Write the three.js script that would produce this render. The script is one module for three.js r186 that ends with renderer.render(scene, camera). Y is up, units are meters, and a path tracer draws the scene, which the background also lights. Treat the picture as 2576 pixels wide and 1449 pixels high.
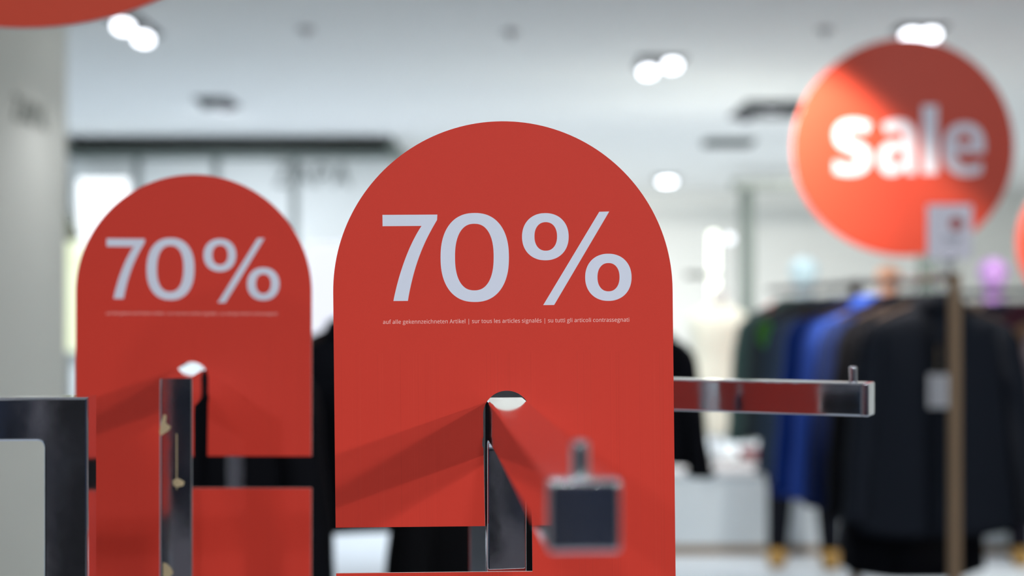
import * as THREE from 'three';
import { RoundedBoxGeometry } from 'three/addons/geometries/RoundedBoxGeometry.js';
import { TextGeometry } from 'three/addons/geometries/TextGeometry.js';
import { FontLoader } from 'three/addons/loaders/FontLoader.js';
import { MarchingCubes } from 'three/addons/objects/MarchingCubes.js';
import { RectAreaLightUniformsLib } from 'three/addons/lights/RectAreaLightUniformsLib.js';
import { mergeGeometries } from 'three/addons/utils/BufferGeometryUtils.js';

// ---------------------------------------------------------------- camera, exposure
const W = 2576, Hh = 1449, F = 3539, HOR = 770, CY = 1.45;      // focal length in pixels, horizon row, eye height
const scene = new THREE.Scene();
scene.background = new THREE.Color(0x08090b);
const camera = new THREE.PerspectiveCamera(2 * Math.atan(HOR / F) * 180 / Math.PI, W / (2 * HOR), 0.05, 60);
camera.setViewOffset(W, 2 * HOR, 0, 0, W, Hh);                  // level camera, lens shifted up
camera.position.set(0, CY, 0);
camera.focus = 0.885;
camera.userData.fStop = 3.8;
scene.add(camera);
const renderer = new THREE.WebGLRenderer({ antialias: true });
renderer.toneMapping = THREE.LinearToneMapping;
renderer.toneMappingExposure = 0.8;
renderer.shadowMap.enabled = true;
RectAreaLightUniformsLib.init();

const CEIL = 2.91;
const KEY = 52, WIDE = 8, COOL = 0xf2f6ff;                     // candela of the key spots and of the wide downlights

// ---------------------------------------------------------------- helpers
let seed = 7;
const rnd = () => { seed = (seed * 1664525 + 1013904223) >>> 0; return seed / 4294967296; };
const taken = {};
function numbered(n) { const k = taken[n] = (taken[n] ?? -1) + 1; return k ? `${n}_${String(k).padStart(3, '0')}` : n; }
const at = (x, y, d) => new THREE.Vector3((x - W / 2) / F * d, CY - (y - HOR) / F * d, -d);
const lit = (o) => { o.castShadow = o.receiveShadow = true; return o; };
function thing(name, label, category, pos = [0, 0, 0], turn = 0, group) {
  const o = new THREE.Group(); o.name = numbered(name); scene.add(o);
  o.position.set(pos[0], pos[1], pos[2]); o.rotation.y = turn;
  o.userData = { label, category }; if (group) o.userData.group = group;
  return o;
}
function part(name, geo, mat, parent, label) {
  const m = lit(new THREE.Mesh(geo, mat)); m.name = name; parent.add(m);
  if (label) m.userData.label = label;
  return m;
}
function solo(name, geo, mat, label, category, pos = [0, 0, 0], turn = 0, group) {
  const m = lit(new THREE.Mesh(geo, mat)); m.name = numbered(name); scene.add(m);
  m.position.set(pos[0], pos[1], pos[2]); m.rotation.y = turn;
  m.userData = { label, category }; if (group) m.userData.group = group;
  return m;
}
function struct(name, geo, mat, label, pos = [0, 0, 0], category) {
  const m = lit(new THREE.Mesh(geo, mat)); m.name = name; scene.add(m); m.position.set(pos[0], pos[1], pos[2]);
  m.userData = { kind: 'structure', label, category: category || name.split('_')[0] };
  return m;
}
function copy(o, pos, turn, label, group) {
  const c = o.clone(); c.name = numbered(o.name.replace(/_\d{3}$/, '')); c.userData = { ...o.userData };
  c.position.set(pos[0], pos[1], pos[2]); c.rotation.y = turn; scene.add(c);
  if (label) c.userData.label = label; if (group) c.userData.group = group;
  return c;
}
const box = (w, h, d, x = 0, y = 0, z = 0) => new THREE.BoxGeometry(w, h, d).translate(x, y, z);
const rbox = (w, h, d, r, x = 0, y = 0, z = 0) => new RoundedBoxGeometry(w, h, d, 3, r).translate(x, y, z);
const cyl = (r0, r1, h, x = 0, y = 0, z = 0, n = 24) => new THREE.CylinderGeometry(r0, r1, h, n).translate(x, y, z);
const std = (color, roughness = 0.8, extra = {}) => new THREE.MeshStandardMaterial({ color, roughness, ...extra });
function canvasTex(w, h, draw) {
  const c = document.createElement('canvas'); c.width = w; c.height = h;
  draw(c.getContext('2d'), w, h);
  const t = new THREE.CanvasTexture(c); t.colorSpace = THREE.SRGBColorSpace; t.magFilter = THREE.LinearFilter; t.anisotropy = 8;
  return t;
}
function noiseTex(n, lo, hi, coarse = 0) {                       // grey grain, repeatable
  const d = new Uint8Array(n * n * 4); const g = [];
  const m = 16; for (let i = 0; i < m * m; i++) g.push(rnd());
  for (let y = 0; y < n; y++) for (let x = 0; x < n; x++) {
    const u = x / n * m, v = y / n * m, i = u | 0, j = v | 0, a = u - i, b = v - j, G = (p, q) => g[(q % m) * m + (p % m)];
    const s = (G(i, j) * (1 - a) + G(i + 1, j) * a) * (1 - b) + (G(i, j + 1) * (1 - a) + G(i + 1, j + 1) * a) * b;
    const q = lo + (hi - lo) * (coarse * s + (1 - coarse) * rnd()), k = (y * n + x) * 4;
    d[k] = d[k + 1] = d[k + 2] = q * 255; d[k + 3] = 255;
  }
  const t = new THREE.DataTexture(d, n, n); t.wrapS = t.wrapT = THREE.RepeatWrapping; t.magFilter = THREE.LinearFilter; t.needsUpdate = true;
  return t;
}
const font = await new FontLoader().loadAsync('fonts/droid/droid_sans_regular.typeface.json');

// ---------------------------------------------------------------- materials
const grain = noiseTex(256, 0.0, 1.0, 0.4);
const smudge = noiseTex(256, 0.2, 0.75, 0.85); smudge.repeat.set(4, 4);        // finger marks on the chrome
const M = {
  wall: std(0xdfe0dc, 0.85), ceiling: std(0xe6e6e4, 0.9), pier: std(0xcfcdc2, 0.8), floor: std(0xd6dfe6, 0.35),
  dark: std(0x202521, 0.8), black: std(0x0b0c0e, 0.6), joint: std(0x8b918e, 0.8), panel: std(0xdfe3e1, 0.7),
  chrome: new THREE.MeshStandardMaterial({ color: 0xe8e9ee, metalness: 0.985, roughness: 0.15, roughnessMap: smudge, bumpMap: grain, bumpScale: 0.00002 }),
  hook: new THREE.MeshStandardMaterial({ color: 0xd8d9de, metalness: 1, roughness: 0.15 }),
  core: std(0xf1e6de, 0.8), white: std(0xf2f3f5, 0.7), wood: std(0x93795c, 0.6), darkWood: std(0x3a2b20, 0.6),
  tape: std(0xd8c194, 0.85), housing: std(0x14161a, 0.5), thread: std(0xdddddd, 0.4),
  frame: std(0x66706a, 0.6), skin: std(0xd9d6d2, 0.5), tan: std(0xb08840, 0.5),
};
const glow = (hex, k) => new THREE.MeshStandardMaterial({ color: 0x222222, emissive: hex, emissiveIntensity: k, roughness: 0.5 });
const RED = '#d93b29';

// ---------------------------------------------------------------- the setting
const X0 = -7, X1 = 6.5, ZB = -18, ZF = 5, T = 0.2, ZW = ZF - ZB;
struct('floor', new THREE.BoxGeometry(X1 - X0 + 2 * T, T, ZW + 2 * T), M.floor, 'pale polished shop floor', [(X0 + X1) / 2, -T / 2, (ZF + ZB) / 2]);
struct('ceiling', new THREE.BoxGeometry(X1 - X0 + 2 * T, T, ZW + 2 * T), M.ceiling, 'white plastered shop ceiling', [(X0 + X1) / 2, CEIL + T / 2, (ZF + ZB) / 2]);
struct('wall_left', new THREE.BoxGeometry(T, CEIL, ZW), M.wall, 'white side wall past the shop unit', [X0 - T / 2, CEIL / 2, (ZF + ZB) / 2]);
struct('wall_right', new THREE.BoxGeometry(T, CEIL, ZW), M.wall, 'white side wall beyond the coat racks', [X1 + T / 2, CEIL / 2, (ZF + ZB) / 2]);
struct('wall_back', new THREE.BoxGeometry(X1 - X0 + 2 * T, CEIL, T), M.wall, 'pale far wall of the shop', [(X0 + X1) / 2, CEIL / 2, ZB - T / 2]);
struct('wall_front', new THREE.BoxGeometry(X1 - X0 + 2 * T, CEIL, T), std(0xc4bcc2, 0.8), 'grey wall behind the photographer', [(X0 + X1) / 2, CEIL / 2, ZF + T / 2]);

// the freestanding pier with the receding lettering
{
  const x = -2.31, z0 = -5.0, z1 = -7.3;
  const p = struct('wall_pier', new THREE.BoxGeometry(1.2, CEIL, z0 - z1), M.pier, 'beige grey pier with dark lettering', [x - 0.6, CEIL / 2, (z0 + z1) / 2], 'pier');
  letters('ZAPA', 0.115, 0.012, 0.035, std(0x95978d, 0.7), p, (g) => { g.rotation.y = Math.PI / 2; g.position.set(0.6, CY + 0.868 - CEIL / 2, -6.52 - (z0 + z1) / 2); });
}
function letters(word, size, depth, gap, mat, parent, place) {
  let x = 0; const made = [];
  for (const ch of word) {
    const g = new TextGeometry(ch, { font, size, depth, curveSegments: 6, bevelEnabled: false }); g.computeBoundingBox();
    const w = g.boundingBox.max.x - g.boundingBox.min.x; g.translate(x - g.boundingBox.min.x, 0, 0); x += w + gap; made.push(g);
  }
  for (const g of made) { const m = part('letter', g, mat, parent); place(m); }
  return x - gap;
}

// the shop unit at the back: dark top edge, pale fascia panels with open joints, lettering
{
  const d = 12, c = (x, y) => at(x, y, d);
  const unit = thing('shop_unit', 'pale panelled shop unit with dark gap under the ceiling and grey lettering', 'shop unit', [0, 0, -d]);
  const xl = c(150, 0).x, xr = c(985, 0).x, yt = c(0, 378).y;
  // an open gap between the unit's flat roof and the ceiling
  part('roof', rbox(xr - xl, 0.03, 2.6, 0.004, (xl + xr) / 2, yt - 0.015, -1.32), M.frame, unit, 'grey metal roof');
  part('upstand', box(xr - xl, CEIL - yt - 0.006, 0.05, (xl + xr) / 2, (CEIL + yt - 0.006) / 2, -2.55), M.frame, unit);
  for (const x of [xl + 0.02, xr - 0.02]) part('upstand', box(0.04, CEIL - yt - 0.006, 2.4, x, (CEIL + yt - 0.006) / 2, -1.3), M.frame, unit);
  part('backing', box(xr - xl, yt - 0.032, 0.06, (xl + xr) / 2, yt / 2 - 0.016, -0.42), M.joint, unit);
  part('side_wall', box(0.1, yt - 0.032, 2.1, xr - 0.05, yt / 2 - 0.016, -1.52), M.panel, unit);
  const js = [150, 318, 522, 725, 985];
  const y0 = 0.06;
  for (let i = 0; i < 4; i++) {
    const a = c(js[i], 0).x + (i ? 0.034 : 0), b = c(js[i + 1], 0).x - (i < 3 ? 0.034 : 0);
    part('panel', rbox(b - a, yt - 0.034 - y0, 0.04, 0.006, (a + b) / 2, (yt - 0.034 + y0) / 2, -0.36), M.panel, unit);
  }
  const p = c(678, 460);
  letters('ZAPA', 0.187, 0.02, 0.035, std(0x767e7b, 0.6), unit, (m) => m.position.set(p.x, p.y, -0.33));
  const pg = at(122, 436, 11.9); part('peg', new THREE.CylinderGeometry(0.012, 0.012, 0.36, 12).rotateX(Math.PI / 2).translate(pg.x, pg.y - 0.002, -0.06), M.hook, unit, 'steel peg');
  // lit white showcases set on the unit
  const panel = (x0, y0_, x1, y1, hex, k, label, lightPower) => {
    const a = c(x0, y1), b = c(x1, y0_), w = b.x - a.x, h = b.y - a.y, mx = (a.x + b.x) / 2;
    const f = part('light_box', new RoundedBoxGeometry(w + 0.03, h + 0.03, 0.1, 2, 0.01).translate(mx, a.y + h / 2, -0.26), M.white, unit, label);
    part('lit_screen', box(w, h, 0.01, mx, a.y + h / 2, -0.206), glow(hex, k), f, 'glowing white screen');
    const l = new THREE.RectAreaLight(hex, lightPower, w, h); l.position.set(mx, a.y + h / 2, -d - 0.17); l.lookAt(mx, a.y + h / 2, 0); scene.add(l);
  };
  panel(178, 446, 306, 640, 0xf4fbff, 2.4, 'glowing white light box behind the pier', 1.2);
  panel(765, 612, 1010, 1000, 0xeef2ff, 1.25, 'tall bluish white light box', 0.8);
  panel(120, 606, 215, 885, 0xf4ffd8, 1.5, 'yellowish white light box low beside the pier', 0.8);
}

// olive cape hung on a peg of the unit
const capePeg = at(122, 436, 11.9);

// the grey portal at the far end
{
  const d = 15, a = at(1855, 460, d), b = at(2330, 460, d);
  const o = thing('portal', 'grey green portal frame standing at the far wall', 'portal', [0, 0, -d]);
  part('post', rbox(0.13, a.y, 0.2, 0.01, a.x + 0.1, a.y / 2, 0), M.frame, o);
  part('post', rbox(0.13, a.y, 0.2, 0.01, b.x, a.y / 2, 0), M.frame, o);
  part('lintel', rbox(b.x - a.x + 0.13, 0.1, 0.2, 0.01, (a.x + b.x) / 2, a.y - 0.02, 0.02), std(0xa3a8a0, 0.7), o);
}

// ---------------------------------------------------------------- lamps in the ceiling
function lampHead(parent, x, z, tilt, yaw, r, power, hex, kGlow, angle) {
  // a gimbal head sunk in the ceiling: collar, ring, glowing lens; the spot sits just in front of its lens
  const g = new THREE.Group(); g.name = 'lamp_head'; parent.add(g);
  g.position.set(x, -0.02, z); g.rotation.set(0, yaw, 0);
  const tiltG = new THREE.Euler(tilt, 0, 0), bake = (q) => q.applyMatrix4(new THREE.Matrix4().makeRotationFromEuler(tiltG));
  part('shell', bake(new THREE.CylinderGeometry(r * 1.15, r * 0.9, 0.07, 28, 1, true).translate(0, 0.0, 0)), M.housing, g);
  part('lens', bake(new THREE.CylinderGeometry(r, r * 0.95, 0.012, 28).translate(0, -0.03, 0)), glow(hex, kGlow), g, 'glowing lens');
  if (power) {
    const s = new THREE.SpotLight(hex, power, 0, angle, 0.6, 2); s.castShadow = true; s.shadow.radius = r / 0.02;
    parent.updateMatrixWorld(true);
    const dir = new THREE.Vector3(0, -1, 0).applyEuler(tiltG).applyEuler(g.rotation).applyEuler(parent.rotation);
    const o = new THREE.Vector3().setFromMatrixPosition(g.matrixWorld).addScaledVector(dir, 0.06);
    s.position.copy(o); s.target.position.copy(o).add(dir); scene.add(s, s.target);
  }
}
function downlight(label, heads, power, opt = {}) {
  const { hex = COOL, k = 7, tilt = -0.5, angle = 1.15, r = 0.05, turn = 0 } = opt;
  const c = heads.reduce((a, h) => a.add(h), new THREE.Vector3()).divideScalar(heads.length);
  const o = thing('ceiling_light', label, 'ceiling light', [c.x, CEIL, c.z], turn, 'recessed ceiling lights');
  const dx = Math.max(...heads.map((h) => Math.abs(h.x - c.x))) * 2 + r * 3.2, dz = Math.max(...heads.map((h) => Math.abs(h.z - c.z))) * 2 + r * 3.2;
  part('tray', mergeGeometries([box(dx, 0.012, dz, 0, -0.007, 0).toNonIndexed(), box(dx - 0.03, 0.01, dz - 0.03, 0, -0.016, 0).toNonIndexed()]), M.housing, o, 'black recessed tray');
  heads.forEach((h, i) => lampHead(o, h.x - c.x, h.z - c.z, Array.isArray(tilt) ? tilt[i] : tilt, 0, r, power, hex, Array.isArray(k) ? k[i] : k, angle));
  return o;
}
const onCeil = (x, y) => { const d = (CEIL - CY) * F / (HOR - y); return at(x, y, d); };
downlight('twin recessed ceiling light beside the hanging red disc over the pier', [onCeil(312, 46), onCeil(362, 78)], WIDE * 0.3, { angle: 0.7 });
downlight('twin recessed ceiling light with two lit heads above the arched sign', [onCeil(1630, 163), onCeil(1690, 146)], WIDE * 0.35);
downlight('twin recessed ceiling light above the round sale sign', [onCeil(2290, 70), onCeil(2338, 68)], WIDE * 0.35);
downlight('recessed ceiling light with one dim head near the shop unit', [onCeil(520, 248), onCeil(572, 262)], WIDE * 2, { k: [0.02, 1.1], tilt: [0.7, 0.25] });
downlight('long black recessed ceiling light between arched sign and sale sign', [onCeil(1876, 290), onCeil(1942, 262), onCeil(2010, 268)], WIDE, { k: [1.0, 1.5, 0.05], tilt: [0.3, 0.3, 0.8] });
downlight('single lit ceiling light far back near the portal', [onCeil(1678, 447)], WIDE * 2.5, { r: 0.09, k: 9, tilt: -0.2 });
// lamps over and behind the photographer
function aimed(x, z, tx, ty, tz, power, angle, pen = 0.5, r = 0.05, hex = COOL) {
  const s = new THREE.SpotLight(hex, power, 0, angle, pen, 2); s.position.set(x, CEIL - 0.08, z); s.target.position.set(tx, ty, tz);
  s.castShadow = true; s.shadow.radius = r / 0.02; scene.add(s, s.target);
}
for (const [x, z, power, angle, label] of [
  [4.2, 1.6, KEY, 0.6, 'large ceiling light over the aisle beside the steel clothes rack'],
  [2.6, 1.5, KEY * 0.36, 0.7, 'large ceiling light over the aisle in line with the wooden coat rack'],
  [0.5, 3.2, KEY * 0.26, 0.8, 'large ceiling light behind the photographer over the dark coats'],
  [3.0, 3.9, KEY * 0.26, 0.8, 'large ceiling light near the grey wall behind the photographer'],
  [-0.7, 0.35, KEY * 0.12, 1.15, 'large ceiling light straight over the chrome rails'],
  [-1.6, 3.8, KEY * 0.26, 0.8, 'large ceiling light near the grey wall past the dark coats']]) {
  downlight(label, [new THREE.Vector3(x, 0, z)], 0, { k: 6, r: 0.09 });
  z < 1 ? aimed(x, z, x, 0, z + 0.35, power, angle, 0.5, 0.09) : aimed(x, z, 0, 1.35, -0.95, power, angle, 0.5, 0.09);
}
// lamp over the aisle that faces the sale sign and the coats
downlight('ceiling light over the aisle facing the sale sign and coats', [new THREE.Vector3(2.0, 0, -1.3)], 0, { k: 6, r: 0.07 });
aimed(2.0, -1.3, 1.35, 1.4, -4.5, 13, 0.5, 0.6, 0.07);
// the lamp that rakes the sale sign
const WARM = 0xfff0e2;
downlight('single warm ceiling light beside and above the round sale sign', [new THREE.Vector3(0.46, 0, -4.22)], 0, { k: 5, hex: WARM });
aimed(0.46, -4.22, 1.09, 1.8, -4.46, 42, 0.26, 0.3, 0.05, WARM);
// wide lamps over the rear of the shop, hidden behind the signs and the unit
for (const [x, z, t, label] of [[-4.8, -5.5, 0, 'ceiling light over the floor hidden by the pier'], [-4.6, -10.5, 0.5, 'ceiling light facing the shop unit past the pier'], [-0.9, -6.15, 0.95, 'ceiling light facing the shop unit ahead of the arched sign'], [0.75, -6.15, 0.9, 'ceiling light facing the cream dress and the platform'], [2.6, -6.15, 0.8, 'ceiling light facing the platform over the steel rack'], [0.2, -14.2, 0.7, 'ceiling light facing the far wall beside the shop unit'], [3.6, -12.6, 0.7, 'ceiling light facing the portal'], [4.6, -8.4, 0, 'ceiling light over the white display platform']])
  downlight(label, [new THREE.Vector3(x, 0, z)], WIDE * (z < -12 ? 5 : x < 0 ? 3.6 : z === -6.15 ? 2.6 : 2), { tilt: t, k: 6, angle: z === -6.15 ? (x < 0 ? 0.5 : 0.6) : 1.15, hex: x < 0 ? 0xe6f2ff : 0xfffcf6 });

{ // ceiling grille and sprinklers
  const a = at(1770, 353, 12.4), b = at(1895, 353, 12.4);
  const o = thing('ceiling_vent', 'dark slotted ceiling vent strip beside the long black light', 'vent', [(a.x + b.x) / 2, CEIL, a.z]);
  part('frame', box(b.x - a.x, 0.02, 0.34, 0, -0.01, 0), M.frame, o);
  for (let i = 0; i < 5; i++) part('slat', box(b.x - a.x - 0.03, 0.03, 0.03, 0, -0.03, -0.12 + i * 0.06), M.dark, o);
  for (const [x, y] of [[770, 72], [1285, 78], [2075, 72]]) {
    const p = onCeil(x, y), s = thing('ceiling_sprinkler', 'small grey sprinkler head in the white ceiling', 'sprinkler', [p.x, CEIL, p.z], 0, 'ceiling sprinklers');
    part('rosette', cyl(0.04, 0.045, 0.012, 0, -0.006, 0), std(0x9a938f, 0.5), s);
    part('nozzle', cyl(0.016, 0.01, 0.04, 0, -0.03, 0), M.hook, s);
  }
}

// ---------------------------------------------------------------- chrome stands
const TUBE = 0.025, BEV = 0.0016;
function tubeShape(shape, width) {                               // flat outline -> tube frame with rounded edges, width along z, centred
  return new THREE.ExtrudeGeometry(shape, { depth: width - 2 * BEV, bevelEnabled: true, bevelThickness: BEV, bevelSize: BEV, bevelOffset: -BEV, bevelSegments: 4, curveSegments: 12 }).translate(0, 0, -(width - 2 * BEV) / 2);
}
function armShape(top, len, fillet = 0.007) {                     // post at x = 0 on the floor, arm along +x
  const s = new THREE.Shape(), h = TUBE / 2;
  s.moveTo(-h, 0.01); s.lineTo(h, 0.01); s.lineTo(h, top - TUBE - fillet); s.quadraticCurveTo(h, top - TUBE, h + fillet, top - TUBE);
  s.lineTo(len, top - TUBE); s.lineTo(len, top); s.lineTo(-h, top); s.closePath();
  return s;
}
function archShape(top, len, fillet = 0.007) {                    // legs at x = 0 and x = -len
  const s = new THREE.Shape(), h = TUBE / 2;
  s.moveTo(-h, 0.01); s.lineTo(h, 0.01); s.lineTo(h, top); s.lineTo(-len - h, top); s.lineTo(-len - h, 0.01); s.lineTo(-len + h, 0.01);
  s.lineTo(-len + h, top - TUBE - fillet); s.quadraticCurveTo(-len + h, top - TUBE, -len + h + fillet, top - TUBE);
  s.lineTo(-h - fillet, top - TUBE); s.quadraticCurveTo(-h, top - TUBE, -h, top - TUBE - fillet); s.closePath();
  return s;
}
const pinGeo = new THREE.LatheGeometry([[0, 0], [0.0036, 0], [0.0036, 0.0006], [0.0032, 0.001], [0.0032, 0.0112], [0.0026, 0.0124], [0, 0.0128]].map(([a, b]) => new THREE.Vector2(a, b)), 24);
const capGeo = rbox(0.005, TUBE, TUBE, 0.0014);
const padGeo = rbox(0.3, 0.012, 0.3, 0.004, 0, 0.006, 0);
// a stand whose arm runs along its own +x; the post stands at the origin
function armStand(label, pos, turn, top, len, withPin = true) {
  const o = thing('chrome_stand', label, 'clothes stand', pos, turn);
  part('tube_frame', tubeShape(armShape(top, len - 0.005), TUBE), M.chrome, o);
  part('end_cap', capGeo.clone().translate(len - 0.0025, top - TUBE / 2, 0), M.chrome, o);
  part('base_plate', padGeo, M.chrome, o);
  if (withPin) part('pin', pinGeo.clone().translate(len - 0.014, top - 0.0004, 0), M.chrome, o, 'small chrome stop pin');
  return o;
}
const ARMTOP = CY - 0.0595;
{ // arm that carries the large sign: points at the viewer
  const yaw = Math.atan(0.069), d = 0.9025, x = (1272 - W / 2) / F * d;
  armStand('square chrome stand with arm through the sharp arched 70% sign', [x, 0, -d], yaw - Math.PI / 2, ARMTOP, (d - 0.482) / Math.cos(yaw));
}
{ // arm to the side behind the large sign
  const d = 1.19, x = (1229 - W / 2) / F * d, e = at(2193, 0, 1.058);
  armStand('square chrome stand with arm reaching sideways behind the large sign', [x, 0, -d], Math.atan2(-(e.z + d), e.x - x), ARMTOP + 0.002, Math.hypot(e.x - x, e.z + d));
}
{ // frame through the smaller sign, legs in front and behind
  const d = 1.1185, yaw = Math.atan(0.159), x = (446 - W / 2) / F * d, top = CY - 0.0568;
  const o = thing('chrome_rail', 'chrome rail with tape marks on its leg through the second 70% sign', 'clothes rail', [x, 0, -d], yaw - Math.PI / 2);
  part('tube_frame', tubeShape(archShape(top, 1.25), TUBE), M.chrome, o);
  part('floor_foot', rbox(0.06, 0.01, 0.2, 0.003, 0, 0.005, 0), M.chrome, o);
  part('floor_foot', rbox(0.06, 0.01, 0.2, 0.003, -1.25, 0.005, 0), M.chrome, o);
  // torn bits of tape on the front face (local +x faces the viewer, local z runs to the viewer's left... see turn)
  const bit = (pts, zc, yc) => {
    const s = new THREE.Shape(pts.map(([a, b]) => new THREE.Vector2(a * 0.001, b * 0.001)));
    const g = new THREE.ExtrudeGeometry(s, { depth: 0.0004, bevelEnabled: false }); g.rotateY(Math.PI / 2); g.translate(TUBE / 2 + 0.0001, yc, -zc);
    part('tape_remnant', g, M.tape, o, 'torn beige tape remnant');
  };
  const yy = (py) => CY - (py - HOR) / F * (d - TUBE / 2);
  bit([[-1.5, 6], [0.5, 12], [2.5, 11], [2, 5], [6, 2], [4, -1], [1, -3], [-2, -5], [-3, -2]], -0.0098, yy(1080));
  bit([[-4, 2], [-1, 4], [2, 3], [5, 1], [4, -2], [-1, -3], [-3.5, -1.5]], 0.0015, yy(1216));
  bit([[-2, 8], [1, 7], [4, 4], [6, 0], [3, -4], [-2, -6]], -0.008, yy(1440));
  bit([[-0.4, 20], [0.3, 20], [0.4, 0], [0.3, -24], [-0.3, -24], [-0.3, 0]], 0.0005, yy(1155));
}
{ // frame at the edge of the picture
  const d = 0.81, yaw = 0.096, p = at(215, 1000, d), top = p.y;
  const o = thing('chrome_rail', 'chrome rail with sharp outer corner standing across the pier', 'clothes rail', [p.x - TUBE / 2, 0, -d - TUBE / 2], yaw);
  part('tube_frame', tubeShape(archShape(top, 0.7, 0.004), TUBE), M.chrome, o);
  part('floor_foot', rbox(0.06, 0.01, 0.3, 0.003, 0, 0.005, 0), M.chrome, o);
  part('floor_foot', rbox(0.06, 0.01, 0.3, 0.003, -0.7, 0.005, 0), M.chrome, o);
}

// ---------------------------------------------------------------- the 70% signs
const K = 0.885 / F, ROLL = 0.0105;                              // metres per pixel of the large sign; its slight tilt
const superPath = (ctx, cx, cy, rx, ry, n = 2.25) => {
  for (let i = 0; i <= 96; i++) {
    const t = i / 96 * Math.PI * 2, c = Math.cos(t), s = Math.sin(t);
    const x = cx + rx * Math.sign(c) * Math.abs(c) ** (2 / n), y = cy + ry * Math.sign(s) * Math.abs(s) ** (2 / n);
    i ? ctx.lineTo(x, y) : ctx.moveTo(x, y);
  }
  ctx.closePath();
};
const printTex = canvasTex(2024, 1357, (ctx, w, h) => {
  ctx.fillStyle = RED; ctx.fillRect(0, 0, w, h);
  for (let i = 0; i < 60000; i++) {                              // paper grain
    const a = rnd() * 0.06; ctx.fillStyle = rnd() < 0.5 ? `rgba(90,10,5,${a})` : `rgba(255,120,95,${a})`;
    ctx.fillRect(rnd() * w, rnd() * h, 3, 3);
  }
  const s = w / 880;
  ctx.translate(440 * s, 710 * s); ctx.scale(s, s); ctx.rotate(ROLL); ctx.translate(-1275, -1010);   // now in rows and columns of the sign
  ctx.fillStyle = '#e2e6ef';
  const z = (a, b) => [840 + a / 2.9273, 480 + b / 2.9273];
  ctx.beginPath();
  ctx.moveTo(...z(357, 183)); ctx.lineTo(...z(762, 181)); ctx.lineTo(...z(760, 220));
  ctx.bezierCurveTo(...z(690, 340), ...z(598, 500), ...z(545, 817)); ctx.lineTo(...z(438, 818));
  ctx.bezierCurveTo(...z(480, 600), ...z(560, 390), ...z(645, 265)); ctx.lineTo(...z(358, 267)); ctx.closePath(); ctx.fill();
  const ring = (a, b) => {
    ctx.beginPath(); superPath(ctx, ...z(a[0], a[1]), a[2] / 2.9273, a[3] / 2.9273, a[4]); superPath(ctx, ...z(b[0], b[1]), b[2] / 2.9273, b[3] / 2.9273, b[4]); ctx.fill('evenodd');
  };
  ring([1037, 497, 252, 328, 2.3], [1034, 494, 142, 245, 2.35]);
  ring([1557, 344, 172, 174, 2.15], [1560, 342, 83, 105, 2.2]);
  ring([2021, 643, 171, 174, 2.15], [2022, 642, 81, 104, 2.2]);
  ctx.beginPath(); ctx.moveTo(...z(1954, 160)); ctx.lineTo(...z(2028, 158)); ctx.lineTo(...z(1622, 847)); ctx.lineTo(...z(1541, 848)); ctx.closePath(); ctx.fill();
  const line = 'auf alle gekennzeichneten Artikel | sur tous les articles signalés | su tutti gli articoli contrassegnati';
  ctx.font = '30px sans-serif'; const k = 621 / ctx.measureText(line).width;
  ctx.save(); ctx.translate(963, 817); ctx.rotate(-0.0095); ctx.scale(k, k); ctx.fillStyle = 'rgba(255,214,204,0.92)'; ctx.fillText(line, 0, 0); ctx.restore();
});
printTex.repeat.set(1 / (880 * K), 1 / (590 * K)); printTex.offset.set(0.5, -120 / 590);
const paper = new THREE.MeshPhysicalMaterial({ map: printTex, roughness: 0.5, specularIntensity: 0.6, bumpMap: grain, bumpScale: 0.00002 });
function signGeo(mirror) {
  const s = new THREE.Shape(), p = (x, y) => [(mirror ? -x : x) * K, y * K];
  const L = -434, R = 420, cx = -7, r = 427, top = 276, bot = -830, h = 60, hc = -35;
  const arc = (x, y, rad, a0, a1, n) => { for (let i = 1; i <= n; i++) { const a = a0 + (a1 - a0) * i / n; s.lineTo(...p(x + rad * Math.cos(a), y + rad * Math.sin(a))); } };
  s.moveTo(...p(L, top)); s.lineTo(...p(L, -315)); s.lineTo(...p(-h + 2, -315));
  s.lineTo(...p(-h, -120)); s.lineTo(...p(-h - 3, -112)); s.lineTo(...p(-h - 2, -96)); s.lineTo(...p(-h, -90)); s.lineTo(...p(-h, hc));
  arc(0, hc, h, Math.PI, 0, 40);
  s.lineTo(...p(h, -430)); s.lineTo(...p(L, -430)); s.lineTo(...p(L, bot)); s.lineTo(...p(R, bot)); s.lineTo(...p(R, top));
  arc(cx, top, r, 0, Math.PI, 90);
  return new THREE.ExtrudeGeometry(s, { depth: 0.0016, bevelEnabled: false });
}
{
  const mats = [paper, M.core];
  const a = solo('sale_sign', signGeo(false), mats, 'large sharp arched red sign reading 70% with its cut opening beside the chrome post', 'sign');
  const p = at(1275, 1010, 0.885); a.position.set(p.x, ARMTOP, p.z - 0.0016); a.rotation.z = ROLL;
  const b = solo('sale_sign', signGeo(true), mats, 'slightly blurred arched red sign reading 70% on the chrome rail with tape marks', 'sign');
  const q = at(482, 930, 1.272); b.position.set(q.x, CY - 0.0568, q.z - 0.0016); b.rotation.z = -0.002;
}

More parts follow.
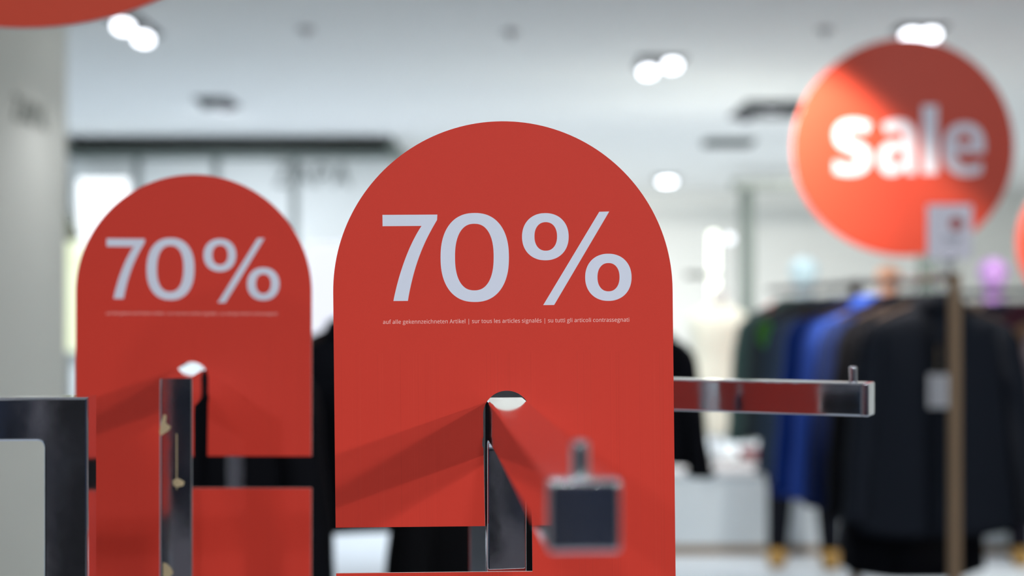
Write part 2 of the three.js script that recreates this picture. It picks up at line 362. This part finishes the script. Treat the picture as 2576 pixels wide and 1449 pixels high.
// ---------------------------------------------------------------- hanging round sale signs
const saleTex = canvasTex(1024, 1024, (ctx, w) => {
  ctx.fillStyle = '#d9482b'; ctx.fillRect(0, 0, w, w);
  const s = w / 554, X = (x) => (x - 1995) * s, Y = (y) => (y - 93) * s;
  ctx.fillStyle = '#f3f2fa'; ctx.font = 'bold 300px sans-serif';
  for (const [ch, x0, x1, y0, y1] of [['s', 2095, 2190, 296, 442], ['a', 2202, 2298, 298, 443], ['l', 2315, 2357, 262, 438], ['e', 2368, 2478, 306, 445]]) {
    const m = ctx.measureText(ch), bw = m.actualBoundingBoxLeft + m.actualBoundingBoxRight, bh = m.actualBoundingBoxAscent + m.actualBoundingBoxDescent;
    ctx.save(); ctx.translate(X(x0), Y(y0)); ctx.scale((x1 - x0) * s / bw, (y1 - y0) * s / bh); ctx.fillText(ch, m.actualBoundingBoxLeft, m.actualBoundingBoxAscent); ctx.restore();
  }
});
function disc(label, p, r, bow = 0, group) {                       // a thin board; bow: how far its one side curls back
  const o = thing('round_sale_sign', label, 'sign', [p.x, p.y, p.z], 0, group);
  const R = 20, N = 128, t = 0.004, side = (sg) => {
    const pos = [], uv = [], idx = [];
    for (let i = 0; i <= R; i++) for (let j = 0; j <= N; j++) {
      const a = j / N * Math.PI * 2, x = r * i / R * Math.cos(a), y = r * i / R * Math.sin(a), e = Math.max(0, -x);
      pos.push(x, y, sg * t - bow * e * e); uv.push(0.5 + sg * x / (2 * r), 0.5 + y / (2 * r));
      if (i < R && j < N) { const k = i * (N + 1) + j, m = k + N + 1; sg > 0 ? idx.push(k, m, k + 1, k + 1, m, m + 1) : idx.push(k, k + 1, m, k + 1, m + 1, m); }
    }
    const g = new THREE.BufferGeometry(); g.setAttribute('position', new THREE.Float32BufferAttribute(pos, 3)); g.setAttribute('uv', new THREE.Float32BufferAttribute(uv, 2)); g.setIndex(idx); g.computeVertexNormals(); return g;
  };
  const rim = new THREE.CylinderGeometry(r, r, 2 * t, N, 1, true).rotateX(Math.PI / 2), q = rim.attributes.position;
  for (let i = 0; i < q.count; i++) { const e = Math.max(0, -q.getX(i)); q.setZ(i, q.getZ(i) - bow * e * e); }
  const face = new THREE.MeshStandardMaterial({ map: saleTex, roughness: 0.55 });
  part('board', mergeGeometries([side(1), side(-1), rim], true), [face, face, M.core], o);
  for (const s of [-1, 1]) {
    const x = s * r * 0.5, y = r * 0.866 - 0.006;
    part('thread', cyl(0.0004, 0.0004, CEIL - p.y - y, x, (CEIL - p.y + y) / 2, s < 0 ? -bow * x * x : 0, 6), M.thread, o);
  }
  return o;
}
disc('round red sign reading sale hanging over the coat rack', at(2276, 370, 4.5), 0.348, 0.45);
disc('round red sign hanging close over the pier with only its lower edge in view', at(62, -778, 1.47), 0.353);
disc('round red sign hanging beyond the coat rack with only its edge in view', at(2735, 612, 7), 0.352);

// ---------------------------------------------------------------- garments
function loft(rings, closeEnds = true) {                          // rings: arrays of [x, y, z], same length
  const n = rings[0].length, pos = [], idx = [];
  for (const r of rings) for (const p of r) pos.push(...p);
  for (let i = 0; i < rings.length - 1; i++) for (let j = 0; j < n; j++) {
    const a = i * n + j, b = i * n + (j + 1) % n, c = a + n, e = b + n;
    idx.push(a, c, b, b, c, e);
  }
  if (closeEnds) for (const [row, flip] of [[0, 0], [rings.length - 1, 1]]) {
    const c = rings[row].reduce((s, p) => [s[0] + p[0] / n, s[1] + p[1] / n, s[2] + p[2] / n], [0, 0, 0]); pos.push(...c); const ci = pos.length / 3 - 1;
    for (let j = 0; j < n; j++) { const a = row * n + j, b = row * n + (j + 1) % n; flip ? idx.push(a, ci, b) : idx.push(a, b, ci); }
  }
  const g = new THREE.BufferGeometry(); g.setAttribute('position', new THREE.Float32BufferAttribute(pos, 3)); g.setIndex(idx);
  const uv = new Float32Array(pos.length / 3 * 2); for (let i = 0; i < pos.length / 3; i++) { uv[2 * i] = pos[3 * i] + pos[3 * i + 2]; uv[2 * i + 1] = pos[3 * i + 1]; }
  g.setAttribute('uv', new THREE.BufferAttribute(uv, 2)); g.computeVertexNormals(); return g;
}
const lerp = (a, b, t) => a + (b - a) * t;
function keyed(keys, t) { for (let i = 1; i < keys.length; i++) if (t <= keys[i][0]) { const [t0, ...a] = keys[i - 1], [t1, ...b] = keys[i], u = (t - t0) / (t1 - t0 || 1); return a.map((v, k) => lerp(v, b[k], u)); } return keys.at(-1).slice(1); }
const cloth = (hex) => new THREE.MeshPhysicalMaterial({ color: hex, roughness: 0.92, specularIntensity: 0.35, sheen: 0.1, sheenRoughness: 0.6, sheenColor: new THREE.Color(hex).lerp(new THREE.Color(0xffffff), 0.15), bumpMap: grain, bumpScale: 0.0006 });
const hookGeo = (() => {
  const c = new THREE.CatmullRomCurve3([[0, -0.06, 0], [0, -0.03, 0], [0.012, -0.018, 0], [0.02, 0, 0], [0.008, 0.017, 0], [-0.012, 0.014, 0], [-0.018, 0.002, 0]].map((p) => new THREE.Vector3(...p)));
  return new THREE.TubeGeometry(c, 20, 0.0022, 6);
})();
const shoulderGeo = (w) => new THREE.TubeGeometry(new THREE.CatmullRomCurve3([[-w / 2, -0.125, 0], [-w / 4, -0.085, 0], [0, -0.06, 0], [w / 4, -0.085, 0], [w / 2, -0.125, 0]].map((p) => new THREE.Vector3(...p))), 20, 0.009, 8);
// origin on the rail; the garment's front faces +z
function garment(name, label, category, hex, opt, pos, turn, group) {
  const { w = 0.44, len = 1.0, hem = 0.5, dep = 0.13, sleeve = 0.6, folds = 5, flare = 0.05, neck = true } = opt;
  const o = thing(name, label, category, pos, turn, group), mat = cloth(hex), ph = rnd() * 6;
  const keys = [[0, 0.055, 0.05], [0.05, 0.07, 0.055], [0.12, w * 0.42, 0.06], [0.16, w * 0.5, dep * 0.5], [0.32, w * 0.485, dep * 0.52], [0.6, lerp(w, hem, 0.5) * 0.49, dep * 0.55], [1, hem * 0.5, dep * 0.62]];
  const yOf = (t) => t < 0.16 ? -0.068 - t * 0.5 : -0.148 - (t - 0.16) / 0.84 * (len - 0.148);
  const rings = [];
  for (let i = 0; i <= 26; i++) {
    const t = i / 26, [a, b] = keyed(keys, t), r = [];
    for (let j = 0; j < 44; j++) {
      const th = j / 44 * Math.PI * 2, c = Math.cos(th), s = Math.sin(th), k = 2 / 2.6;
      const f = 1 + flare * Math.max(0, t - 0.25) * Math.sin(folds * th + ph + 0.6 * Math.sin(3 * th + ph));
      r.push([a * Math.sign(c) * Math.abs(c) ** k * f, yOf(t) + 0.012 * t * Math.sin(2 * th + ph) * t, -b * Math.sign(s) * Math.abs(s) ** k * (f + 0.25 * flare * Math.sin(9 * th) * t * 4)]);
    }
    rings.push(r);
  }
  part('body', loft(rings), mat, o);
  if (sleeve) for (const sx of [-1, 1]) {
    const rr = [];
    for (let i = 0; i <= 14; i++) {
      const t = i / 14, R = lerp(0.066, 0.05, t) * (1 + 0.05 * Math.sin(t * 17 + ph)) * (t < 0.08 ? 0.6 + 5 * t : 1), x = sx * (w * 0.5 - 0.045 + 0.075 * t ** 0.7), y = -0.14 - sleeve * t, zz = 0.01 + 0.05 * t * t, r = [];
      for (let j = 0; j < 16; j++) { const th = -j / 16 * Math.PI * 2 * -1; r.push([x + R * Math.cos(th) * 0.75, y, zz - R * Math.sin(th) * 1.1]); }
      rr.push(r);
    }
    const s = part('sleeve', loft(rr), mat, o);
    part('cuff', new THREE.TorusGeometry(0.043, 0.008, 6, 18).rotateX(Math.PI / 2).translate(sx * (w * 0.5 + 0.03), -0.14 - sleeve + 0.012, 0.06), mat, s);
  }
  if (neck) {
    part('collar', new THREE.TorusGeometry(0.062, 0.02, 8, 24).scale(1, 0.85, 1.5).rotateX(Math.PI / 2 - 0.25).translate(0, -0.083, 0.006), mat, o);
    part('placket', box(0.03, len * 0.6, 0.006, 0.01, -0.17 - len * 0.3, dep * 0.55 + 0.004), mat, o);
  }
  const hg = part('hanger', shoulderGeo(w * 0.8), M.darkWood, o, 'dark hanger');
  part('hook', hookGeo, M.hook, hg);
  return o;
}
// wooden rack along the aisle, coats one behind the other
{
  const X = 1.262, zr0 = -4.05, zr1 = -6.9, Y = 1.55;
  const o = thing('coat_rack', 'wooden coat rack running down the aisle under the sale sign', 'coat rack', [X, 0, 0]);
  for (const z of [zr0, -5.17]) {
    const hp = Y - 0.045, g = new THREE.CylinderGeometry(0.018, 0.02, hp, 20); g.translate(0, hp / 2 + 0.04, 0);
    part('post', g.translate(z === zr0 ? 0.012 : 0, 0, z), M.wood, o, 'light wooden post');
    part('foot', rbox(0.5, 0.04, 0.06, 0.008, 0, 0.02, z), M.wood, o);
  }
  part('rail', new THREE.CylinderGeometry(0.012, 0.012, zr0 - zr1, 16).rotateX(Math.PI / 2).translate(0, Y - 0.02, (zr0 + zr1) / 2), M.darkWood, o, 'dark hanging rail');
  const coats = [
    [-4.24, 0x1f242c, { w: 0.45, len: 0.76, hem: 0.47, sleeve: 0.58 }, 'charcoal coat with white price tag behind the wooden post'],
    [-4.46, 0x05070e, { w: 0.44, len: 0.92, hem: 0.45, sleeve: 0.6 }, 'long black coat hanging behind the tagged charcoal coat'],
    [-4.68, 0x1d2c58, { w: 0.45, len: 0.73, hem: 0.48, sleeve: 0.6 }, 'midnight blue jacket beside the long black coat'],
    [-4.87, 0x4064cc, { w: 0.45, len: 0.74, hem: 0.47, sleeve: 0.6 }, 'bright blue jacket showing as a strip among navy jackets'],
    [-5.08, 0x1b3f94, { w: 0.48, len: 0.72, hem: 0.5, sleeve: 0.62 }, 'navy jacket between bright blue and slate jackets'],
    [-5.32, 0x55688c, { w: 0.48, len: 0.7, hem: 0.5, sleeve: 0.6 }, 'slate blue jacket further down the coat rack'],
    [-5.62, 0x4c5c70, { w: 0.47, len: 0.7, hem: 0.5, sleeve: 0.6 }, 'grey blue jacket further down the coat rack'],
    [-6.0, 0x4c565a, { w: 0.46, len: 0.62, hem: 0.48, sleeve: 0.5 }, 'charcoal jacket with green badge far down the coat rack'],
    [-6.4, 0x6d8a83, { w: 0.46, len: 0.62, hem: 0.48, sleeve: 0.55 }, 'dark green jacket at the far end of the coat rack'],
  ];
  coats.forEach(([z, hex, opt, label], i) => {
    const g = garment('coat', label, 'coat', hex, opt, [X + (i ? (rnd() - 0.5) * 0.03 : 0.02), Y - 0.02, z], (rnd() - 0.5) * 0.25, 'coats on the wooden rack');
    if (i === 0) {
      const t = part('price_tag', rbox(0.055, 0.1, 0.002, 0.0008, 0, 0, 0), M.white, g, 'white price tag'); t.position.set(-0.02, -0.33, 0.1);
      part('string', cyl(0.001, 0.001, 0.09, 0, 0.09, 0, 6), M.tape, t);
    }
    if (i === 7) { const t = part('badge', new THREE.CircleGeometry(0.045, 20), std(0x58b81f, 0.6), g, 'bright green badge'); t.scale.set(0.8, 1.3, 1); t.position.set(-0.205, -0.2, 0.097); }
  });
}
// second row of clothes further to the side
{
  const X = 2.06, Y = 1.52, o = thing('coat_rack', 'dark steel clothes rack standing past the wooden coat rack', 'coat rack', [X, 0, 0]);
  for (const z of [-4.7, -7.6]) { part('post', cyl(0.014, 0.014, Y, 0, Y / 2, z), M.hook, o); part('foot', rbox(0.5, 0.03, 0.05, 0.008, 0, 0.015, z), M.hook, o); }
  part('rail', new THREE.CylinderGeometry(0.012, 0.012, 2.9, 16).rotateX(Math.PI / 2).translate(0, Y - 0.012, -6.15), M.dark, o);
  [[-5.0, 0x8d8388, { len: 0.6 }, 'mauve grey jacket at the near end of the steel rack'],
    [-5.25, 0x8a6a4c, { len: 0.7 }, 'tan coat on the steel rack behind the mauve grey jacket'],
    [-5.6, 0x5c3540, { len: 0.7 }, 'maroon jacket on the steel rack'],
    [-5.9, 0x2a2c45, { len: 0.7 }, 'dusky navy jacket on the steel rack'],
    [-6.3, 0xb9a58f, { len: 0.75 }, 'beige jacket on the steel rack'],
    [-6.7, 0x7aa9b5, { len: 0.7 }, 'pale teal jacket on the steel rack']].forEach(([z, hex, opt, label]) =>
    garment('jacket', label, 'jacket', hex, { w: 0.42, hem: 0.46, sleeve: 0.58, ...opt }, [X + (rnd() - 0.5) * 0.04, Y - 0.012, z], (rnd() - 0.5) * 0.3, 'jackets on the steel rack'));
}
garment('cape', 'dark olive cape hanging on the shop unit across its white light box', 'cape', 0x4a4c34, { w: 0.2, len: 0.56, hem: 0.56, sleeve: 0, neck: false, dep: 0.12 }, [capePeg.x, capePeg.y, capePeg.z], 0);
// black coats hung face-out behind the arched signs
function faceOut(px, d, len, hex, opt, label, standLabel, post = [px, d - 0.3]) {
  const Y = 1.47, c = at(px, 0, d), p = at(post[0], 0, post[1]);
  const dx = c.x - p.x, dz = c.z - p.z, L = Math.hypot(dx, dz) + 0.06;
  const o = armStand(standLabel, [p.x, 0, p.z], Math.atan2(-dz, dx), Y, L, false);
  o.userData.group = undefined; delete o.userData.group;
  garment('coat', label, 'coat', hex, { len, ...opt }, [c.x, Y + 0.002, c.z], opt.turn || 0);
}
faceOut(552, 2.62, 1.12, 0x0a0b10, { w: 0.34, hem: 0.42, sleeve: 0.62 }, 'black coat hanging behind the slightly blurred 70% sign', 'chrome post hidden behind the black coat and second 70% sign', [560, 2.98]);
faceOut(1285, 2.62, 1.12, 0x0b0b0d, { w: 0.36, hem: 0.4, sleeve: 0.6 }, 'black coat hanging behind the large 70% sign', 'chrome post hidden behind the large sign post', [1238, 2.3]);
faceOut(905, 3.2, 0.535, 0x101218, { w: 0.40, hem: 0.46, sleeve: 0.34 }, 'short black jacket seen between two long black coats', 'chrome post behind the short black jacket', [1000, 3.6]);
faceOut(1560, 4.5, 0.52, 0x08090f, { w: 0.44, hem: 0.44, sleeve: 0.42 }, 'black jacket whose sleeve shows past the edge of the large sign', 'chrome post behind the black jacket with visible sleeve', [1540, 4.9]);
// dark clothes behind the photographer, mirrored in the chrome
{
  const Y = 1.6, Z = 1.7, o = thing('coat_rack', 'steel rack of dark coats behind the photographer', 'coat rack', [-0.4, 0, Z]);
  for (const x of [-1.9, 1.7]) { part('post', cyl(0.014, 0.014, Y, x, Y / 2, 0), M.hook, o); part('foot', rbox(0.05, 0.03, 0.5, 0.008, x, 0.015, 0), M.hook, o); }
  part('rail', new THREE.CylinderGeometry(0.012, 0.012, 3.6, 16).rotateZ(Math.PI / 2).translate(-0.1, Y - 0.012, 0), M.hook, o);
  for (let i = 0; i < 16; i++) {
    const x = -2.15 + i * 0.235, long = i < 8;
    garment('coat', long ? 'long dark coat on the rack behind the photographer' : 'short dark jacket on the rack behind the photographer', 'coat', [0x0e1118, 0x2e3d58, 0x0b0c10, 0x4a6178, 0x121824][i % 5], { w: 0.42, hem: 0.44, len: long ? 1.2 : 0.66, sleeve: 0.58 }, [x, Y - 0.012, Z], Math.PI / 2 + (rnd() - 0.5) * 0.1, long ? 'long coats behind the photographer' : 'short jackets behind the photographer');
  }
}

// card holder on the near post of the wooden rack
{
  const p = at(2408, 650, 3.98), o = thing('price_card', 'white card with red dot standing above the wooden post', 'card', [p.x, 1.545, -4.05]);
  const w = 115 / F * 3.98, h = 140 / F * 3.98, y0 = p.y - 1.545;
  const t = canvasTex(256, 312, (c) => { c.fillStyle = '#eceaf2'; c.fillRect(0, 0, 256, 312); c.fillStyle = '#b8544a'; c.beginPath(); c.arc(165, 110, 40, 0, 7); c.fill(); c.fillStyle = '#a9acb4'; c.fillRect(95, 182, 100, 16); c.fillRect(105, 208, 75, 12); });
  part('card', box(w, h, 0.003, 0, y0 + h / 2, 0), [M.white, M.white, M.white, M.white, std(0xffffff, 0.6, { map: t }), M.white], o);
  part('holder_rod', cyl(0.006, 0.006, y0, 0, y0 / 2, 0, 12), M.hook, o);
  part('clip', rbox(0.03, 0.02, 0.014, 0.003, 0, y0, 0), M.hook, o);
}

// ---------------------------------------------------------------- platform, dress form, folded clothes, mannequins
{
  const z0 = -8.2, dep = 0.9, xa = 0.5, xb = 4.6, h = 0.5;
  const o = thing('display_platform', 'long low white display platform with brown base strip', 'platform', [0, 0, z0 - dep / 2]);
  part('top', rbox(xb - xa, 0.04, dep, 0.006, (xa + xb) / 2, h - 0.02, 0), M.white, o);
  part('body', box(xb - xa - 0.04, h - 0.09, dep - 0.04, (xa + xb) / 2, (h - 0.04 + 0.05) / 2, 0), std(0xd5dfe6, 0.6), o);
  part('base_strip', box(xb - xa - 0.02, 0.05, dep - 0.02, (xa + xb) / 2, 0.025, 0), std(0x8a7358, 0.6), o, 'brown base strip');
}
function folded(px, hexes, labels) {
  const p = at(px, 0, 8.45); let y = 0.5;
  hexes.forEach((hex, i) => {
    const g = new RoundedBoxGeometry(0.3, 0.045, 0.26, 4, 0.02); solo('folded_top', g, cloth(hex), labels[i], 'clothes', [p.x, y + 0.0225, p.z], (rnd() - 0.5) * 0.2, 'folded tops on the platform'); y += 0.0452;
  });
}
folded(1690, [0xe9e9ee, 0xdfe0e8], ['white folded top lying on the platform', 'pale lilac folded top on a white one']);
folded(1925, [0xe4e2e4, 0x8a2f38], ['off white folded top lying on the platform by the trousers', 'maroon folded top on an off white one']);
function sdfMesh(fn, c, size, res) {
  const mc = new MarchingCubes(res, new THREE.MeshStandardMaterial(), false, false, 60000); mc.isolation = 0;
  const h = res / 2; let k = 0;
  for (let z = 0; z < res; z++) for (let y = 0; y < res; y++) for (let x = 0; x < res; x++) mc.field[k++] = -fn(c[0] + (x - h) / h * size[0], c[1] + (y - h) / h * size[1], c[2] + (z - h) / h * size[2]);
  mc.update();
  const n = mc.count, pos = new Float32Array(n * 3), nor = new Float32Array(n * 3);
  for (let i = 0; i < n; i++) for (let a = 0; a < 3; a++) { pos[3 * i + a] = c[a] + mc.positionArray[3 * i + a] * size[a]; nor[3 * i + a] = mc.normalArray[3 * i + a] / size[a]; }
  const g = new THREE.BufferGeometry(); g.setAttribute('position', new THREE.BufferAttribute(pos, 3)); g.setAttribute('normal', new THREE.BufferAttribute(nor, 3)); g.normalizeNormals();
  return g;
}
const cap = (a, b, ra, rb) => (x, y, z) => {
  const dx = b[0] - a[0], dy = b[1] - a[1], dz = b[2] - a[2], t = Math.max(0, Math.min(1, ((x - a[0]) * dx + (y - a[1]) * dy + (z - a[2]) * dz) / (dx * dx + dy * dy + dz * dz || 1)));
  return Math.hypot(x - a[0] - dx * t, y - a[1] - dy * t, z - a[2] - dz * t) - lerp(ra, rb, t);
};
const smooth = (fs, k) => (x, y, z) => { let d = 1e3; for (const f of fs) { const e = f(x, y, z), h = Math.max(k - Math.abs(d - e), 0) / k; d = Math.min(d, e) - h * h * k / 4; } return d; };
const zsq = (f, s) => (x, y, z) => f(x, y, z * s);
const bodyGeo = (() => {
  const limbs = [cap([0, 1.5, 0], [0, 1.42, 0], 0.05, 0.06), cap([-0.1, 1.36, 0], [0.1, 1.36, 0], 0.09, 0.09), cap([0, 1.3, 0], [0, 1.1, 0], 0.13, 0.115), cap([-0.05, 0.98, 0], [0.05, 0.98, 0], 0.12, 0.12)];
  for (const s of [-1, 1]) {
    limbs.push(cap([s * 0.17, 1.39, 0], [s * 0.22, 1.12, 0.01], 0.05, 0.04), cap([s * 0.22, 1.12, 0.01], [s * 0.24, 0.88, 0.05], 0.038, 0.026));
    limbs.push(cap([s * 0.24, 0.88, 0.05], [s * 0.235, 0.8, 0.07], 0.026, 0.024));
    limbs.push(cap([s * 0.09, 0.92, 0], [s * 0.12, 0.5, 0.01], 0.08, 0.055), cap([s * 0.12, 0.5, 0.01], [s * 0.14, 0.09, 0], 0.052, 0.035));
  }
  const head = smooth([cap([0, 1.64, 0.0], [0, 1.58, 0.015], 0.083, 0.06), cap([0, 1.6, 0.07], [0, 1.585, 0.082], 0.012, 0.012)], 0.03);
  return sdfMesh(smooth([zsq(smooth(limbs, 0.06), 1.15), head], 0.04), [0, 0.9, 0], [0.42, 0.95, 0.42], 72);
})();
const topGeo = sdfMesh(zsq(smooth([cap([-0.11, 1.37, 0], [0.11, 1.37, 0], 0.1, 0.1), cap([0, 1.32, 0], [0, 1.02, 0], 0.15, 0.145), cap([-0.06, 0.95, 0], [0.06, 0.95, 0], 0.145, 0.145), ...[-1, 1].flatMap((s) => [cap([s * 0.17, 1.39, 0], [s * 0.225, 1.12, 0.01], 0.066, 0.058), cap([s * 0.225, 1.12, 0.01], [s * 0.24, 0.92, 0.045], 0.056, 0.048)])], 0.06), 1.12), [0, 1.15, 0], [0.42, 0.42, 0.42], 56);
const trouserGeo = sdfMesh(zsq(smooth([cap([-0.05, 1.0, 0], [0.05, 1.0, 0], 0.135, 0.135), ...[-1, 1].flatMap((s) => [cap([s * 0.085, 0.9, 0], [s * 0.125, 0.5, 0.01], 0.1, 0.078), cap([s * 0.125, 0.5, 0.01], [s * 0.145, 0.1, 0], 0.076, 0.056)])], 0.04), 1.1), [0, 0.6, 0], [0.42, 0.6, 0.42], 60);
const shoeGeo = (s) => sdfMesh((x, y, z) => Math.max(smooth([cap([s * 0.145, 0.05, -0.04], [s * 0.15, 0.035, 0.15], 0.052, 0.042), cap([s * 0.145, 0.09, -0.02], [s * 0.145, 0.05, 0], 0.045, 0.045)], 0.04)(x, y, z), 0.002 - y), [s * 0.145, 0.07, 0.05], [0.16, 0.12, 0.2], 36);
function mannequin(label, pos, turn, skin, top, legs, shoes) {
  const o = thing('mannequin', label, 'mannequin', pos, turn);
  part('figure', bodyGeo, skin, o); part('knit_top', topGeo, top, o); part('trousers', trouserGeo, legs, o);
  for (const s of [-1, 1]) part('shoe', shoeGeo(s), shoes, o);
  return o;
}
{
  const p = at(2022, 0, 7.9);
  mannequin('mannequin in salmon top, dark trousers and tan shoes behind the coat rack', [p.x, 0, p.z], -0.2, std(0xbcd6de, 0.5), cloth(0xe98a7c), cloth(0x10131c), M.tan);
  const q = at(2235, 0, 9.4);
  mannequin('mannequin with warm peach head standing beyond the sale sign', [q.x, 0.5 * 0, q.z], 0.2, std(0xf0b08c, 0.5), cloth(0xc79a83), cloth(0x2a2622), M.tan);
  const s = at(2498, 0, 8.0);
  mannequin('mannequin with lilac head standing past the steel rack', [s.x, 0, s.z + 0.0], -0.3, std(0xc79ae0, 0.5), cloth(0x3a3040), cloth(0x22202a), M.tan);
}
{ // cream dress on a dress form standing on the platform
  const p = at(1806, 0, 8.6), o = thing('dress_form', 'cream dress on a dress form standing on the white platform', 'dress', [p.x, 0.5, p.z]);
  const cream = cloth(0xf3f4e4), rings = [], keys = [[0, 0.06, 0.05], [0.08, 0.17, 0.08], [0.16, 0.19, 0.1], [0.42, 0.15, 0.09], [0.6, 0.17, 0.11], [1, 0.2, 0.16]];
  for (let i = 0; i <= 24; i++) { const t = i / 24, [a, b] = keyed(keys, t), r = []; for (let j = 0; j < 40; j++) { const th = j / 40 * Math.PI * 2, f = 1 + 0.09 * Math.max(0, t - 0.45) * Math.sin(9 * th); r.push([a * f * Math.cos(th), 0.97 - 0.8 * t, -b * f * Math.sin(th)]); } rings.push(r); }
  part('dress', loft(rings), cream, o);
  part('neck_cap', new THREE.LatheGeometry([[0, 1.06], [0.03, 1.06], [0.042, 1.05], [0.045, 1.0], [0.06, 0.95], [0, 0.94]].map(([a, b]) => new THREE.Vector2(a, b)), 24), M.skin, o);
  part('pole', cyl(0.012, 0.012, 0.2, 0, 0.1, 0), M.hook, o);
  part('base', cyl(0.13, 0.14, 0.015, 0, 0.0075, 0, 32), M.hook, o);
}
{ // upright tube lamp and small spot behind the dress
  const d = 9.6, a = at(1795, 780, d), b = at(1795, 585, d), o = thing('tube_lamp', 'upright white tube lamp in two lengths behind the cream dress', 'lamp', [a.x, 0, -d]);
  part('base', cyl(0.14, 0.15, 0.02, 0, 0.01, 0, 32), M.hook, o); part('pole', cyl(0.014, 0.014, a.y, 0, a.y / 2, 0), M.hook, o);
  const mid = at(0, 692, d).y, g = glow(0xfbfff0, 4);
  part('tube', cyl(0.03, 0.03, mid - 0.02 - a.y, 0, (mid - 0.02 + a.y) / 2, 0), g, o, 'glowing white tube'); part('tube', cyl(0.03, 0.03, b.y - mid - 0.02, 0, (b.y + mid + 0.02) / 2, 0), g, o, 'glowing white tube');
  part('bracket', rbox(0.2, 0.035, 0.05, 0.008, -0.09, mid, 0), M.dark, o, 'dark bracket');
  for (const y of [(a.y + mid) / 2, (b.y + mid) / 2]) { const l = new THREE.PointLight(0xfbfff0, 1.2, 0, 2); l.position.set(a.x, y, -d); l.castShadow = true; l.shadow.radius = 1.4; scene.add(l); }
  const s = at(1836, 600, 10.4), q = thing('globe_lamp', 'small round globe lamp on a thin stem beside the tube lamp', 'lamp', [s.x, 0, -10.4]);
  part('globe', new THREE.SphereGeometry(0.03, 24, 16).translate(0, s.y, 0), glow(0xf4f7ff, 3.2), q, 'glowing white globe'); part('stem', cyl(0.006, 0.006, s.y - 0.025, 0, (s.y - 0.025) / 2, 0, 12), M.hook, q); part('base', cyl(0.09, 0.1, 0.015, 0, 0.0075, 0, 32), M.hook, q);
  const l = new THREE.PointLight(0xf4f7ff, 0.5, 0, 2); l.position.set(s.x, s.y, -10.4); l.castShadow = true; scene.add(l);
}

renderer.render(scene, camera);
